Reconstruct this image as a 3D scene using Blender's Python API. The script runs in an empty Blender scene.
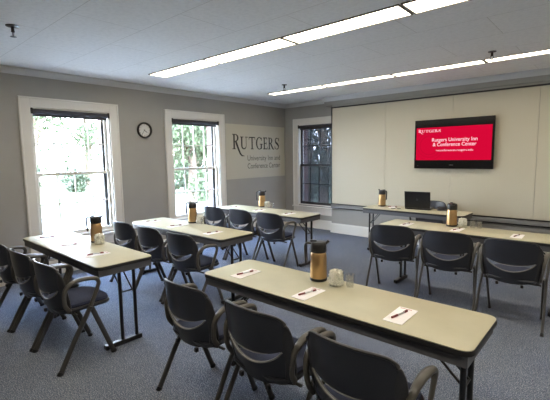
import bpy, bmesh, math, random
from mathutils import Vector, Matrix
random.seed(7)
SC = bpy.context.scene
COL = SC.collection
PI = math.pi

# ------------------------------------------------------------------ materials
def mat(name, col, rough=.5, metal=0., spec=.5, bump=None, coat=0.):
    m = bpy.data.materials.new(name); m.use_nodes = True
    nt = m.node_tree; b = nt.nodes['Principled BSDF']
    b.inputs['Base Color'].default_value = (*col, 1)
    b.inputs['Roughness'].default_value = rough
    b.inputs['Metallic'].default_value = metal
    b.inputs['Specular IOR Level'].default_value = spec
    b.inputs['Coat Weight'].default_value = coat
    if bump:
        sc, st = bump
        tc = nt.nodes.new('ShaderNodeTexCoord')
        n = nt.nodes.new('ShaderNodeTexNoise'); n.inputs['Scale'].default_value = sc; n.inputs['Detail'].default_value = 3
        bp = nt.nodes.new('ShaderNodeBump'); bp.inputs['Strength'].default_value = st; bp.inputs['Distance'].default_value = .004
        nt.links.new(tc.outputs['Object'], n.inputs['Vector'])
        nt.links.new(n.outputs['Fac'], bp.inputs['Height']); nt.links.new(bp.outputs['Normal'], b.inputs['Normal'])
    return m
def noisy(name, c1, c2, scale, rough=.6, bump=.0, dist=.004, detail=4, metal=0., spec=.5):
    m = mat(name, c1, rough, metal, spec); nt = m.node_tree; b = nt.nodes['Principled BSDF']
    tc = nt.nodes.new('ShaderNodeTexCoord')
    n = nt.nodes.new('ShaderNodeTexNoise'); n.inputs['Scale'].default_value = scale; n.inputs['Detail'].default_value = detail
    r = nt.nodes.new('ShaderNodeValToRGB')
    r.color_ramp.elements[0].position = .35; r.color_ramp.elements[0].color = (*c1, 1)
    r.color_ramp.elements[1].position = .65; r.color_ramp.elements[1].color = (*c2, 1)
    nt.links.new(tc.outputs['Object'], n.inputs['Vector']); nt.links.new(n.outputs['Fac'], r.inputs['Fac'])
    nt.links.new(r.outputs['Color'], b.inputs['Base Color'])
    if bump:
        bp = nt.nodes.new('ShaderNodeBump'); bp.inputs['Strength'].default_value = bump; bp.inputs['Distance'].default_value = dist
        nt.links.new(n.outputs['Fac'], bp.inputs['Height']); nt.links.new(bp.outputs['Normal'], b.inputs['Normal'])
    return m
def emis(name, col, s):
    m = bpy.data.materials.new(name); m.use_nodes = True; nt = m.node_tree
    for n in list(nt.nodes):
        if n.type == 'BSDF_PRINCIPLED': nt.nodes.remove(n)
    e = nt.nodes.new('ShaderNodeEmission'); e.inputs['Color'].default_value = (*col, 1); e.inputs['Strength'].default_value = s
    nt.links.new(e.outputs[0], nt.nodes['Material Output'].inputs['Surface'])
    return m
def see_through(name, trans, surf, fac, rough=.02):
    """mix of a transparent shader and a reflective one"""
    m = bpy.data.materials.new(name); m.use_nodes = True; nt = m.node_tree
    for n in list(nt.nodes):
        if n.type == 'BSDF_PRINCIPLED': nt.nodes.remove(n)
    t = nt.nodes.new('ShaderNodeBsdfTransparent'); t.inputs['Color'].default_value = (*trans, 1)
    if rough is None:
        g = nt.nodes.new('ShaderNodeBsdfDiffuse')
    else:
        g = nt.nodes.new('ShaderNodeBsdfGlossy'); g.inputs['Roughness'].default_value = rough
    g.inputs['Color'].default_value = (*surf, 1)
    mx = nt.nodes.new('ShaderNodeMixShader'); mx.inputs[0].default_value = fac
    nt.links.new(t.outputs[0], mx.inputs[1]); nt.links.new(g.outputs[0], mx.inputs[2])
    nt.links.new(mx.outputs[0], nt.nodes['Material Output'].inputs['Surface'])
    return m

M = {}
M['wall'] = noisy('wall paint', (.345, .334, .308), (.36, .349, .322), 3, .75, spec=.2)
M['trim'] = mat('white trim paint', (.72, .695, .64), .4)
M['crown'] = mat('crown paint', (.66, .65, .64), .5)
M['panel'] = mat('panel laminate', (.50, .462, .36), .42, spec=.35)
M['panel_seam'] = mat('panel seam strip', (.45, .43, .36), .5)
M['black'] = mat('black plastic', (.012, .012, .014), .4)
M['blacksteel'] = mat('black steel', (.012, .012, .013), .35)
M['tray'] = mat('aluminium tray', (.20, .20, .20), .5, .1)
M['shell'] = mat('charcoal shell plastic', (.023, .025, .033), .33, bump=(300, .12))
M['lip'] = mat('grey slot lip highlight', (.17, .165, .155), .3)  # paler than the shell: highlight along the slot painted into the colour
M['rail'] = mat('charcoal rail plastic', (.034, .034, .037), .32)  # a touch lighter than the shell, edge sheen put into the colour
M['seatfab'] = noisy('navy seat fabric', (.022, .028, .055), (.038, .046, .085), 220, .9, .3, .002)
M['tube'] = mat('dark grey tube', (.058, .056, .053), .33, .2)
M['arm'] = mat('grey arm plastic', (.078, .073, .064), .36)
M['edge'] = mat('black table edging', (.015, .015, .016), .35)
M['apron'] = mat('grey table apron', (.13, .13, .14), .45, .3)
M['laminate'] = noisy('grey beige table laminate', (.46, .43, .29), (.50, .465, .32), 5, .38, spec=.6)
M['paper'] = mat('white pad paper', (.90, .87, .86), .7)
M['paper_print'] = mat('pad print', (.55, .25, .22), .7)
M['pen_red'] = mat('dark red pen', (.16, .012, .015), .3)
M['pen_metal'] = mat('silver pen', (.6, .6, .62), .3, .8)
M['gold'] = mat('brushed bronze steel', (.56, .36, .17), .3, .85)
M['pod'] = noisy('cream pods', (.88, .86, .76), (.80, .78, .68), 60, .5)
M['pod_foil'] = mat('pod foil', (.62, .62, .52), .4, .0)
M['clear'] = see_through('clear glass', (.98, .985, .985), (.9, .9, .9), .07)
M['cupplastic'] = see_through('clear cup plastic', (.95, .955, .955), (.9, .9, .9), .16)
M['pane'] = see_through('window glass', (.97, .98, .98), (.9, .9, .9), .04)
M['screen'] = see_through('insect screen', (.34, .36, .40), (.05, .05, .06), .30, None)
M['blind'] = noisy('charcoal blind', (.045, .045, .058), (.06, .06, .075), 90, .8)
M['clockface'] = mat('clock face', (.62, .62, .60), .5)
M['storm'] = mat('dark storm frame', (.028, .027, .028), .5)
M['diffuser'] = emis('troffer diffuser', (1.0, .885, .71), 6.6)
M['fixture'] = mat('troffer frame', (.20, .185, .155), .5)
M['sign'] = mat('sign panel', (.50, .475, .385), .55)
M['ink'] = mat('sign lettering', (.018, .014, .012), .5)
M['ink2'] = mat('sign small lettering', (.085, .08, .07), .5)
M['tvblack'] = mat('tv gloss black', (.006, .006, .007), .12)
M['tvred'] = emis('tv red', (.36, .0015, .020), 1.0)
M['tvred2'] = emis('tv darker red', (.30, .0015, .017), 1.0)
M['tvwhite'] = emis('tv white', (.65, .42, .48), 1.0)
M['laptop'] = mat('laptop black', (.010, .010, .011), .3)
M['logo'] = mat('laptop mark', (.06, .06, .062), .3, .5)
M['brass'] = mat('sprinkler metal', (.05, .045, .04), .4, .7)
M['bark'] = noisy('bark', (.10, .07, .05), (.16, .12, .09), 12, .9, .5, .02)
M['bwall'] = mat('building plain wall', (.5, .49, .47), .8)

def leaf_mat(name, c1, c2):
    m = noisy(name, c1, c2, 1.6, .7)
    return m
M['leaf_a'] = leaf_mat('pale leaves', (.035, .055, .022), (.07, .09, .042))
M['leaf_b'] = leaf_mat('mid leaves', (.018, .028, .012), (.045, .06, .028))
M['leaf_c'] = leaf_mat('dark leaves', (.014, .022, .014), (.04, .05, .034))

def floor_mat():
    m = mat('carpet', (.1, .12, .16), .95, spec=.1); nt = m.node_tree; b = nt.nodes['Principled BSDF']; L = nt.links.new
    tc = nt.nodes.new('ShaderNodeTexCoord')
    n1 = nt.nodes.new('ShaderNodeTexNoise'); n1.inputs['Scale'].default_value = 135; n1.inputs['Detail'].default_value = 2
    n2 = nt.nodes.new('ShaderNodeTexNoise'); n2.inputs['Scale'].default_value = 1.1; n2.inputs['Detail'].default_value = 3
    v = nt.nodes.new('ShaderNodeTexVoronoi'); v.inputs['Scale'].default_value = 42
    L(tc.outputs['Object'], n1.inputs['Vector']); L(tc.outputs['Object'], n2.inputs['Vector']); L(tc.outputs['Object'], v.inputs['Vector'])
    r1 = nt.nodes.new('ShaderNodeValToRGB')
    e = r1.color_ramp.elements
    e[0].position = .38; e[0].color = (.078, .096, .142, 1)
    e[1].position = .64; e[1].color = (.36, .39, .44, 1)
    k = e.new(.5); k.color = (.155, .178, .225, 1)
    L(n1.outputs['Fac'], r1.inputs['Fac'])
    r2 = nt.nodes.new('ShaderNodeValToRGB')
    r2.color_ramp.elements[0].position = .3; r2.color_ramp.elements[0].color = (.86, .88, .95, 1)
    r2.color_ramp.elements[1].position = .7; r2.color_ramp.elements[1].color = (1.0, .99, .93, 1)
    L(n2.outputs['Fac'], r2.inputs['Fac'])
    r3 = nt.nodes.new('ShaderNodeValToRGB')
    r3.color_ramp.elements[0].position = 0; r3.color_ramp.elements[0].color = (.75, .75, .78, 1)
    r3.color_ramp.elements[1].position = 1; r3.color_ramp.elements[1].color = (1.0, 1.0, 1.0, 1)
    L(v.outputs['Color'], r3.inputs['Fac'])
    m1 = nt.nodes.new('ShaderNodeMix'); m1.data_type = 'RGBA'; m1.blend_type = 'MULTIPLY'; m1.inputs[0].default_value = 1
    m2 = nt.nodes.new('ShaderNodeMix'); m2.data_type = 'RGBA'; m2.blend_type = 'MULTIPLY'; m2.inputs[0].default_value = 1
    L(r1.outputs['Color'], m1.inputs[6]); L(r2.outputs['Color'], m1.inputs[7])
    L(m1.outputs[2], m2.inputs[6]); L(r3.outputs['Color'], m2.inputs[7]); L(m2.outputs[2], b.inputs['Base Color'])
    bp = nt.nodes.new('ShaderNodeBump'); bp.inputs['Strength'].default_value = .6; bp.inputs['Distance'].default_value = .006
    L(n1.outputs['Fac'], bp.inputs['Height']); L(bp.outputs['Normal'], b.inputs['Normal'])
    return m
M['carpet'] = floor_mat()

def ceil_mat():
    m = mat('ceiling board', (.45, .45, .45), .9, spec=.1); nt = m.node_tree; b = nt.nodes['Principled BSDF']; L = nt.links.new
    tc = nt.nodes.new('ShaderNodeTexCoord')
    br = nt.nodes.new('ShaderNodeTexBrick')
    br.offset = .5; br.inputs['Scale'].default_value = 1.0
    br.inputs['Brick Width'].default_value = 1.22; br.inputs['Row Height'].default_value = .62
    br.inputs['Mortar Size'].default_value = .0035; br.inputs['Mortar Smooth'].default_value = .3
    br.inputs['Color1'].default_value = (.90, .89, .875, 1); br.inputs['Color2'].default_value = (.885, .875, .86, 1)
    br.inputs['Mortar'].default_value = (.68, .66, .63, 1)
    n = nt.nodes.new('ShaderNodeTexNoise'); n.inputs['Scale'].default_value = 26; n.inputs['Detail'].default_value = 4
    r = nt.nodes.new('ShaderNodeValToRGB')
    r.color_ramp.elements[0].position = .3; r.color_ramp.elements[0].color = (.93, .93, .93, 1)
    r.color_ramp.elements[1].position = .6; r.color_ramp.elements[1].color = (1, 1, 1, 1)
    mx = nt.nodes.new('ShaderNodeMix'); mx.data_type = 'RGBA'; mx.blend_type = 'MULTIPLY'; mx.inputs[0].default_value = 1
    L(tc.outputs['Object'], br.inputs['Vector']); L(tc.outputs['Object'], n.inputs['Vector'])
    L(n.outputs['Fac'], r.inputs['Fac']); L(br.outputs['Color'], mx.inputs[6]); L(r.outputs['Color'], mx.inputs[7])
    L(mx.outputs[2], b.inputs['Base Color'])
    bp = nt.nodes.new('ShaderNodeBump'); bp.inputs['Strength'].default_value = .35; bp.inputs['Distance'].default_value = .006
    L(n.outputs['Fac'], bp.inputs['Height']); L(bp.outputs['Normal'], b.inputs['Normal'])
    return m
M['ceiling'] = ceil_mat()

def brick_mat():
    m = mat('brick', (.3, .1, .06), .9, spec=.1); nt = m.node_tree; b = nt.nodes['Principled BSDF']; L = nt.links.new
    tc = nt.nodes.new('ShaderNodeTexCoord'); mp = nt.nodes.new('ShaderNodeMapping'); mp.inputs['Rotation'].default_value = (PI/2, 0, PI/4)
    br = nt.nodes.new('ShaderNodeTexBrick'); br.inputs['Scale'].default_value = 1
    br.inputs['Brick Width'].default_value = .2; br.inputs['Row Height'].default_value = .075; br.inputs['Mortar Size'].default_value = .006
    br.inputs['Color1'].default_value = (.16, .085, .075, 1); br.inputs['Color2'].default_value = (.12, .07, .062, 1); br.inputs['Mortar'].default_value = (.2, .19, .18, 1)
    L(tc.outputs['Object'], mp.inputs['Vector']); L(mp.outputs[0], br.inputs['Vector']); L(br.outputs['Color'], b.inputs['Base Color'])
    return m
M['brick'] = brick_mat()
M['ground'] = noisy('pale paving', (.24, .24, .23), (.30, .30, .28), .5, .9)
M['lawn'] = noisy('lawn', (.07, .09, .035), (.11, .13, .06), 2.5, .95)

# ------------------------------------------------------------------ mesh helpers
def box(bm, x0, x1, y0, y1, z0, z1, mi=0):
    v = [bm.verts.new(p) for p in ((x0,y0,z0),(x1,y0,z0),(x1,y1,z0),(x0,y1,z0),(x0,y0,z1),(x1,y0,z1),(x1,y1,z1),(x0,y1,z1))]
    for f in ((0,3,2,1),(4,5,6,7),(0,1,5,4),(1,2,6,5),(2,3,7,6),(3,0,4,7)):
        bm.faces.new([v[i] for i in f]).material_index = mi
def bevbox(bm, x0, x1, y0, y1, z0, z1, r=.005, seg=2, mi=0):
    t = bmesh.new(); box(t, x0, x1, y0, y1, z0, z1, mi)
    bmesh.ops.bevel(t, geom=list(t.edges), offset=r, segments=seg, affect='EDGES', profile=.5)
    merge(bm, t)
def merge(bm, t, mtx=None):
    if mtx: bmesh.ops.transform(t, matrix=mtx, verts=t.verts)
    me = bpy.data.meshes.new('tmp'); t.to_mesh(me); t.free(); bm.from_mesh(me); bpy.data.meshes.remove(me)
def smooth_path(pts, n=6):
    P = [Vector(p) for p in pts]; out = []
    for i in range(len(P)-1):
        p0 = P[max(i-1,0)]; p1 = P[i]; p2 = P[i+1]; p3 = P[min(i+2,len(P)-1)]
        for k in range(n):
            t = k/n
            out.append(.5*((2*p1)+(p2-p0)*t+(2*p0-5*p1+4*p2-p3)*t*t+(3*p1-p0-3*p2+p3)*t*t*t))
    out.append(P[-1]); return out
def tube(bm, pts, ra, rb=None, side=None, n=10, cap=True, mi=0):
    """swept oval tube: ra along 'side' axis, rb across"""
    rb = rb or ra; P = [Vector(p) for p in pts]; rings = []
    if not isinstance(ra, (list, tuple)): ra = [ra]*len(P)
    if not isinstance(rb, (list, tuple)): rb = [rb]*len(P)
    ref = Vector(side) if side else None
    if ref is None:
        d = (P[1]-P[0]).normalized(); ref = Vector((1,0,0)) if abs(d.x) < .8 else Vector((0,1,0))
    for i, p in enumerate(P):
        d = (P[min(i+1,len(P)-1)]-P[max(i-1,0)]).normalized()
        s = (ref - d*ref.dot(d)).normalized(); u = d.cross(s)
        if not side: ref = s
        rings.append([bm.verts.new(p + s*ra[i]*math.cos(2*PI*k/n) + u*rb[i]*math.sin(2*PI*k/n)) for k in range(n)])
    for a, b in zip(rings, rings[1:]):
        for k in range(n): bm.faces.new((a[k], a[(k+1)%n], b[(k+1)%n], b[k])).material_index = mi
    if cap:
        bm.faces.new(rings[0][::-1]).material_index = mi; bm.faces.new(rings[-1]).material_index = mi
def lathe(bm, prof, n=24, c=(0,0,0), mi=0):
    rings = []
    for r, z in prof:
        rings.append([bm.verts.new((c[0]+r*math.cos(2*PI*k/n), c[1]+r*math.sin(2*PI*k/n), c[2]+z)) for k in range(n)])
    for a, b in zip(rings, rings[1:]):
        for k in range(n): bm.faces.new((a[k], a[(k+1)%n], b[(k+1)%n], b[k])).material_index = mi
    bm.faces.new(rings[0][::-1]).material_index = mi; bm.faces.new(rings[-1]).material_index = mi
def obj(name, bm, m, parent=None, smooth=False, fix=True, mods=()):
    if fix: bmesh.ops.recalc_face_normals(bm, faces=bm.faces)
    me = bpy.data.meshes.new(name); bm.to_mesh(me); bm.free()
    for mm in (m if isinstance(m, (list, tuple)) else [m]): me.materials.append(mm)
    if smooth:
        me.polygons.foreach_set('use_smooth', [True]*len(me.polygons))
        me.update()
        try: me.set_sharp_from_angle(angle=math.radians(38))
        except Exception: pass
    o = bpy.data.objects.new(name, me); COL.objects.link(o)
    if parent: o.parent = parent
    return o
def empty(name, loc=(0,0,0), rz=0):
    o = bpy.data.objects.new(name, None); COL.objects.link(o); o.location = loc; o.rotation_euler = (0,0,rz)
    o.empty_display_size = .1
    return o
def tag(o, label, cat, group=None):
    o['label'] = label; o['category'] = cat
    if group: o['group'] = group
    return o
def struct(o, label=None):
    o['kind'] = 'structure'
    if label: o['label'] = label
    return o
KIDS = {}
def kids(o): return [c for c in COL.objects if c.parent == o]
def copy_tree(o, parent=None):
    c = o.copy(); COL.objects.link(c)
    if parent: c.parent = parent
    if o.name not in KIDS: KIDS[o.name] = kids(o)
    for ch in KIDS[o.name]: copy_tree(ch, c)
    return c

# ------------------------------------------------------------------ room shell
H = 2.765; XR = 8.1; YB = -9.0          # ceiling, right wall, rear wall
OZ0, OZ1 = .50, 2.28                     # window opening heights
WY = [(-5.185, -4.13), (-3.045, -1.99)]  # openings of the left wall (y)
WX = (.385, 1.44)                        # opening of the far wall (x)

b = bmesh.new(); box(b, 0, XR, YB, 0, -.12, 0); struct(obj('floor', b, M['carpet']), 'blue grey speckled loop pile carpet')
b = bmesh.new(); box(b, -.3, XR+.2, YB-.2, .3, H, H+.3); struct(obj('ceiling', b, M['ceiling']), 'pale grey textured board ceiling')

b = bmesh.new()
def wall_y(bm, x0, x1, ops, ya, yb, mi):     # wall in the YZ plane with openings
    ys = [ya]
    for a, c in ops: ys += [a, c]
    ys.append(yb)
    for i in range(0, len(ys), 2): box(bm, x0, x1, ys[i], ys[i+1], -.12, H, mi)
    for a, c in ops:
        box(bm, x0, x1, a, c, -.12, OZ0, mi); box(bm, x0, x1, a, c, OZ1, H, mi)
wall_y(b, -.14, 0, WY, YB, 0, 0)
wall_y(b, -.30, -.14, [(a+.03, c-.05) for a, c in WY], YB, .30, 1)
struct(obj('wall_left', b, [M['wall'], M['brick']]), 'grey painted wall with two tall sash windows')
b = bmesh.new()
for (y0, y1, mi, e) in ((0, .14, 0, 0), (.14, .30, 1, .04)):
    xa = 0 if mi == 0 else -.14
    box(b, xa, WX[0]+e, y0, y1, -.12, H, mi); box(b, WX[1]-e, XR, y0, y1, -.12, H, mi)
    box(b, WX[0]+e, WX[1]-e, y0, y1, -.12, OZ0, mi); box(b, WX[0]+e, WX[1]-e, y0, y1, OZ1, H, mi)
# chase wall standing forward, right of the far window, and the soffit over it
box(b, 1.385, XR, -.169, 0, -.12, 2.60, 0)
box(b, 1.23, XR, -.215, 0, 2.60, H, 0)
struct(obj('wall_back', b, [M['wall'], M['brick']]), 'grey far wall with a boxed out section behind the panels')
b = bmesh.new(); box(b, XR, XR+.2, YB-.2, .3, -.12, H); struct(obj('wall_right', b, M['wall']))
b = bmesh.new(); box(b, -.3, XR, YB-.2, YB, -.12, H); struct(obj('wall_front', b, M['wall']))

def crown(name, a, c, nx, ny):
    """crown moulding from a to c (xy), profile stepping out along (nx,ny)"""
    prof = [(0, -.085), (.008, -.085), (.014, -.07), (.03, -.05), (.048, -.03), (.058, -.022), (.058, 0), (0, 0)]
    bm = bmesh.new()
    A = [bm.verts.new((a[0]+nx*p, a[1]+ny*p, H+q)) for p, q in prof]
    B = [bm.verts.new((c[0]+nx*p, c[1]+ny*p, H+q)) for p, q in prof]
    n = len(prof)
    for i in range(n): bm.faces.new((A[i], A[(i+1)%n], B[(i+1)%n], B[i]))
    bm.faces.new(A[::-1]); bm.faces.new(B)
    return struct(obj(name, bm, M['crown'], smooth=False), 'narrow pale crown moulding under the ceiling')
crown('trim_1', (0, YB), (0, 0), 1, 0)
crown('trim_2', (0, 0), (1.23, 0), 0, -1)
crown('trim_3', (1.23, -.215), (XR, -.215), 0, -1)
def baseboard(name, x0, x1, y0, y1, dx, dy):
    bm = bmesh.new()
    for t, z0, z1 in ((.018, 0, .165), (.026, .165, .18), (.014, .18, .20)):
        X0, X1, Y0, Y1 = x0, x1, y0, y1
        if dx: X1 = x0 + t*dx
        if dy: Y0 = y1 + t*dy
        box(bm, min(X0,X1), max(X0,X1), min(Y0,Y1), max(Y0,Y1), z0, z1)
    return struct(obj(name, bm, M['trim']), 'white painted baseboard')
baseboard('baseboard_left', 0, 0, YB, 0, 1, 0)
baseboard('baseboard_back', 0, 1.385, 0, 0, 0, -1)
baseboard('baseboard_chase', 1.367, XR, -.169, -.169, 0, -1)

# ------------------------------------------------------------------ windows (local: x along wall, y out of the room, z up; opening 1.055 wide)
W = WY[0][1]-WY[0][0]
def make_window(name, mtx, dark=False):
    root = empty(name); root.matrix_world = mtx; struct(root)
    fm = M['trim']; sm = M['storm'] if dark else M['trim']
    w = W; c = .135
    bm = bmesh.new()                         # casing, flat with a raised outer bead
    for (x0, x1, z0, z1) in ((-c, 0, OZ0-.02, OZ1+c), (w, w+c, OZ0-.02, OZ1+c), (0, w, OZ1, OZ1+c)):
        bevbox(bm, x0, x1, -.022, 0, z0, z1, .003, 1)
    bevbox(bm, -c, -c+.022, -.032, -.02, OZ0-.02, OZ1+c, .003, 1); bevbox(bm, w+c-.022, w+c, -.032, -.02, OZ0-.02, OZ1+c, .003, 1)
    bevbox(bm, -c, w+c, -.032, -.02, OZ1+c-.022, OZ1+c, .003, 1)
    obj('casing', bm, fm, root)
    bm = bmesh.new()
    for (x0, x1) in ((0, .018), (w-.018, w)): box(bm, x0, x1, 0, .14, OZ0, OZ1)
    box(bm, .018, w-.018, 0, .14, OZ1-.018, OZ1); box(bm, .018, w-.018, 0, .14, OZ0, OZ0+.018)
    obj('jamb', bm, fm, root)
    bm = bmesh.new(); bevbox(bm, -c-.02, w+c+.02, -.05, 0, OZ0-.045, OZ0-.018, .006, 2)
    obj('window_sill', bm, fm, root)
    bm = bmesh.new(); bevbox(bm, -c, w+c, -.02, 0, OZ0-.19, OZ0-.046, .004, 1)
    obj('apron', bm, fm, root)
    mid = 1.395
    def sash(x0, x1, z0, z1, y0, y1, st, bot, top):
        bm = bmesh.new()
        box(bm, x0, x0+st, y0, y1, z0, z1); box(bm, x1-st, x1, y0, y1, z0, z1)
        box(bm, x0+st, x1-st, y0, y1, z0, z0+bot); box(bm, x0+st, x1-st, y0, y1, z1-top, z1)
        s = obj('sash', bm, sm, root)
        gm = bmesh.new(); ym = (y0+y1)/2
        iw = (x1-x0-2*st); ih = (z1-z0-bot-top)
        for k in (1, 2, 3): box(gm, x0+st+iw*k/4-.008, x0+st+iw*k/4+.008, ym-.007, ym+.007, z0+bot, z1-top)
        zc = z0+bot+ih/2
        for k in range(4): box(gm, x0+st+iw*k/4+(.008 if k else 0), x0+st+iw*(k+1)/4-(.008 if k < 3 else 0), ym-.007, ym+.007, zc-.008, zc+.008)
        obj('muntins', gm, M['storm'] if dark else M['trim'], s)
        pm = bmesh.new(); box(pm, x0+st-.005, x1-st+.005, ym-.002, ym+.002, z0+bot-.005, z1-top+.005)
        obj('pane', pm, M['pane'], s)
    sash(.018, w-.018, OZ0+.018, mid+.02, .045, .075, .035, .055, .036)
    sash(.018, w-.018, mid-.016, OZ1-.018, .078, .106, .035, .036, .045)
    bm = bmesh.new()                          # storm window outside
    z0, z1 = OZ0+.018, OZ1-.018
    for (x0, x1) in ((.018, .048), (w-.085, w-.018)): box(bm, x0, x1, .112, .137, z0, z1)
    box(bm, .048, w-.085, .112, .137, z0, z0+.03); box(bm, .048, w-.085, .112, .137, z1-.03, z1)
    box(bm, .048, w-.085, .112, .137, mid-.022, mid+.014)
    obj('storm_frame', bm, M['storm'], root)
    if dark:
        bm = bmesh.new(); box(bm, .05, w-.087, .122, .1225, z0+.032, z1-.032)
        obj('insect_screen', bm, M['screen'], root)
    return root
make_window('window_1', Matrix.Translation((0, WY[0][0], 0)) @ Matrix.Rotation(PI/2, 4, 'Z'))['label'] = 'tall white sash window nearest the camera, very bright outside'
make_window('window_2', Matrix.Translation((0, WY[1][0], 0)) @ Matrix.Rotation(PI/2, 4, 'Z'))['label'] = 'tall white sash window left of the lettered sign'
make_window('window_3', Matrix.Translation((WX[0], 0, 0)), dark=True)['label'] = 'dark screened sash window on the far wall'

def blind(mtx, label):
    root = empty('roller_blind'); root.matrix_world = mtx
    bm = bmesh.new(); tube(bm, [(.03, .0, 0), (W-.03, .0, 0)], .032, n=16); obj('blind_roll', bm, M['blind'], root, True)
    bm = bmesh.new(); bevbox(bm, .035, W-.035, .012, .024, -.062, .0, .004, 1); obj('bottom_bar', bm, M['blind'], root)
    for x0 in (.004, W-.028):
        bm = bmesh.new(); bevbox(bm, x0, x0+.024, -.03, .03, -.034, .04, .003, 1); obj('bracket', bm, M['black'], root)
    tag(root, label, 'window blind', 'rolled up blinds over the windows')
zb = OZ1-.045
blind(Matrix.Translation((-.005, WY[0][0], zb)) @ Matrix.Rotation(PI/2, 4, 'Z'), 'charcoal roller blind rolled up over the bright window left of the clock')
blind(Matrix.Translation((-.005, WY[1][0], zb)) @ Matrix.Rotation(PI/2, 4, 'Z'), 'charcoal roller blind rolled up over the window between clock and sign')
blind(Matrix.Translation((WX[0], .005, zb)), 'charcoal roller blind rolled up over the dark window on the far wall')

# ------------------------------------------------------------------ panel wall, tray, TV
def tagpanel(i, x0, x1):
    bm = bmesh.new(); bevbox(bm, x0+.002, x1-.002, -.182, -.170, .615, 2.54, .002, 1)
    return obj('wall_panel', bm, M['panel'])
seams = [1.40, 2.56, 3.73, 4.91, 6.10, 7.30, XR-.001]
plab = ['cream wall panel beside the dark far window', 'cream wall panel between the dark window and the television', 'cream wall panel behind most of the television',
        'cream wall panel right of the television', 'cream wall panel at the right edge of the photo', 'cream wall panel near the right wall']
for i in range(6):
    if i == 5: continue
    tag(tagpanel(i, seams[i], seams[i+1]), plab[i], 'wall panel', 'cream panels along the far wall')
bm = bmesh.new(); box(bm, 1.385, 7.3, -.192, -.1695, 2.541, 2.565); box(bm, 1.385, 1.399, -.192, -.1695, .613, 2.541)
box(bm, 1.385, 7.3, -.192, -.1695, .595, .613)
struct(obj('trim_4', bm, M['black']), 'thin black trim framing the cream panels')
bm = bmesh.new(); bevbox(bm, 1.41, 7.3, -.24, -.1695, .535, .593, .004, 1, 0)
t = obj('marker_tray', bm, M['tray'])
bm = bmesh.new(); bevbox(bm, 1.41, 7.3, -.232, -.172, .516, .534, .003, 1); obj('tray_shadow_strip', bm, M['black'], t)  # black strip standing in for the shadow under the ledge
tag(t, 'long grey ledge running under the cream wall panels', 'ledge')

tv = empty('television', (3.752, -.183, 1.765))
bm = bmesh.new(); bevbox(bm, -.615, .615, -.075, -.035, -.41, .405, .008, 2); obj('bezel', bm, M['tvblack'], tv)
bm = bmesh.new(); bevbox(bm, -.5, .5, -.034, -.004, -.32, .3, .01, 2); obj('back_housing', bm, M['black'], tv)
bm = bmesh.new(); box(bm, -.583, .583, -.0765, -.0752, -.268, .275); scr = obj('screen', bm, M['tvred'], tv)
bm = bmesh.new()
for k in range(3):
    r = .15 + k*.045
    for j in range(40):
        a0, a1 = 2*PI*j/40, 2*PI*(j+1)/40
        q = [(-.36+rr*math.cos(a), -.02+rr*math.sin(a)) for rr, a in ((r, a0), (r+.012, a0), (r+.012, a1), (r, a1))]
        if all(-.58 < p[0] < .58 and -.265 < p[1] < .27 for p in q):
            bm.faces.new([bm.verts.new((p[0], -.0772, p[1])) for p in q])
obj('seal_watermark', bm, M['tvred2'], scr, fix=False)
bm = bmesh.new(); box(bm, -.03, .03, -.0762, -.0752, -.352, -.345); box(bm, -.56, -.54, -.0762, -.0752, -.365, -.36); obj('maker_mark', bm, M['tray'], tv)
bm = bmesh.new(); box(bm, -.2, .2, -.004, .0, -.15, .15); obj('wall_mount', bm, M['black'], tv)
tag(tv, 'black flat television showing a red title slide on the cream panels', 'television')

# lettering -------------------------------------------------------
def text_mesh(body, x0, x1, z0, z1, mtx, m, name, parent, ext=.001, ref=None):
    cu = bpy.data.curves.new('t', 'FONT'); cu.body = body; cu.size = 1; cu.extrude = 0; cu.offset = .004
    o = bpy.data.objects.new('t', cu); COL.objects.link(o)
    dg = bpy.context.evaluated_depsgraph_get(); dg.update()
    me = bpy.data.meshes.new_from_object(o.evaluated_get(dg))
    xs = [v.co.x for v in me.vertices]
    a, c = min(xs), max(xs)
    cap = .69                                   # cap height of the built-in font at size 1
    for v in me.vertices:
        v.co = Vector((x0+(v.co.x-a)/(c-a)*(x1-x0), 0, z0+v.co.y/cap*(z1-z0)))
    bpy.data.objects.remove(o); bpy.data.curves.remove(cu)
    me.materials.append(m)
    t = bpy.data.objects.new(name, me); COL.objects.link(t); t.parent = parent; t.matrix_local = mtx
    return t
# serif capitals, cell width 1, cap height 1
def arc(cx, cy, rx, ry, a0, a1, tx, ty, n=14):
    """ring segment; inner radii rx-tx, ry-ty"""
    out = []
    for i in range(n):
        u0 = math.radians(a0+(a1-a0)*i/n); u1 = math.radians(a0+(a1-a0)*(i+1)/n)
        out.append([(cx+rx*math.cos(u0), cy+ry*math.sin(u0)), (cx+rx*math.cos(u1), cy+ry*math.sin(u1)),
                    (cx+(rx-tx)*math.cos(u1), cy+(ry-ty)*math.sin(u1)), (cx+(rx-tx)*math.cos(u0), cy+(ry-ty)*math.sin(u0))])
    return out
def R_(x0, x1, y0, y1): return [[(x0,y0),(x1,y0),(x1,y1),(x0,y1)]]
def stroke(pts, ws):
    out = []; L = []
    P = [Vector((*p, 0)) for p in pts]
    for i, p in enumerate(P):
        d = (P[min(i+1,len(P)-1)]-P[max(i-1,0)]).normalized(); nn = Vector((-d.y, d.x, 0))*ws[i]/2
        L.append((p+nn, p-nn))
    for (a, c), (d, e) in zip(L, L[1:]): out.append([(a.x,a.y),(c.x,c.y),(e.x,e.y),(d.x,d.y)])
    return out
T, t_ = .17, .06
G = {}
G['R'] = R_(.12,.12+T,0,1)+R_(.0,.40,0,t_)+R_(.0,.30,1-t_,1)+arc(.34,.745,.40,.255,-90,90,T,t_)+R_(.29,.34,.94,1)+R_(.29,.36,.49,.55)+stroke([(.44,.52),(.62,.28),(.80,.08),(1.0,0)],[.17,.18,.16,.06])
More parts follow.
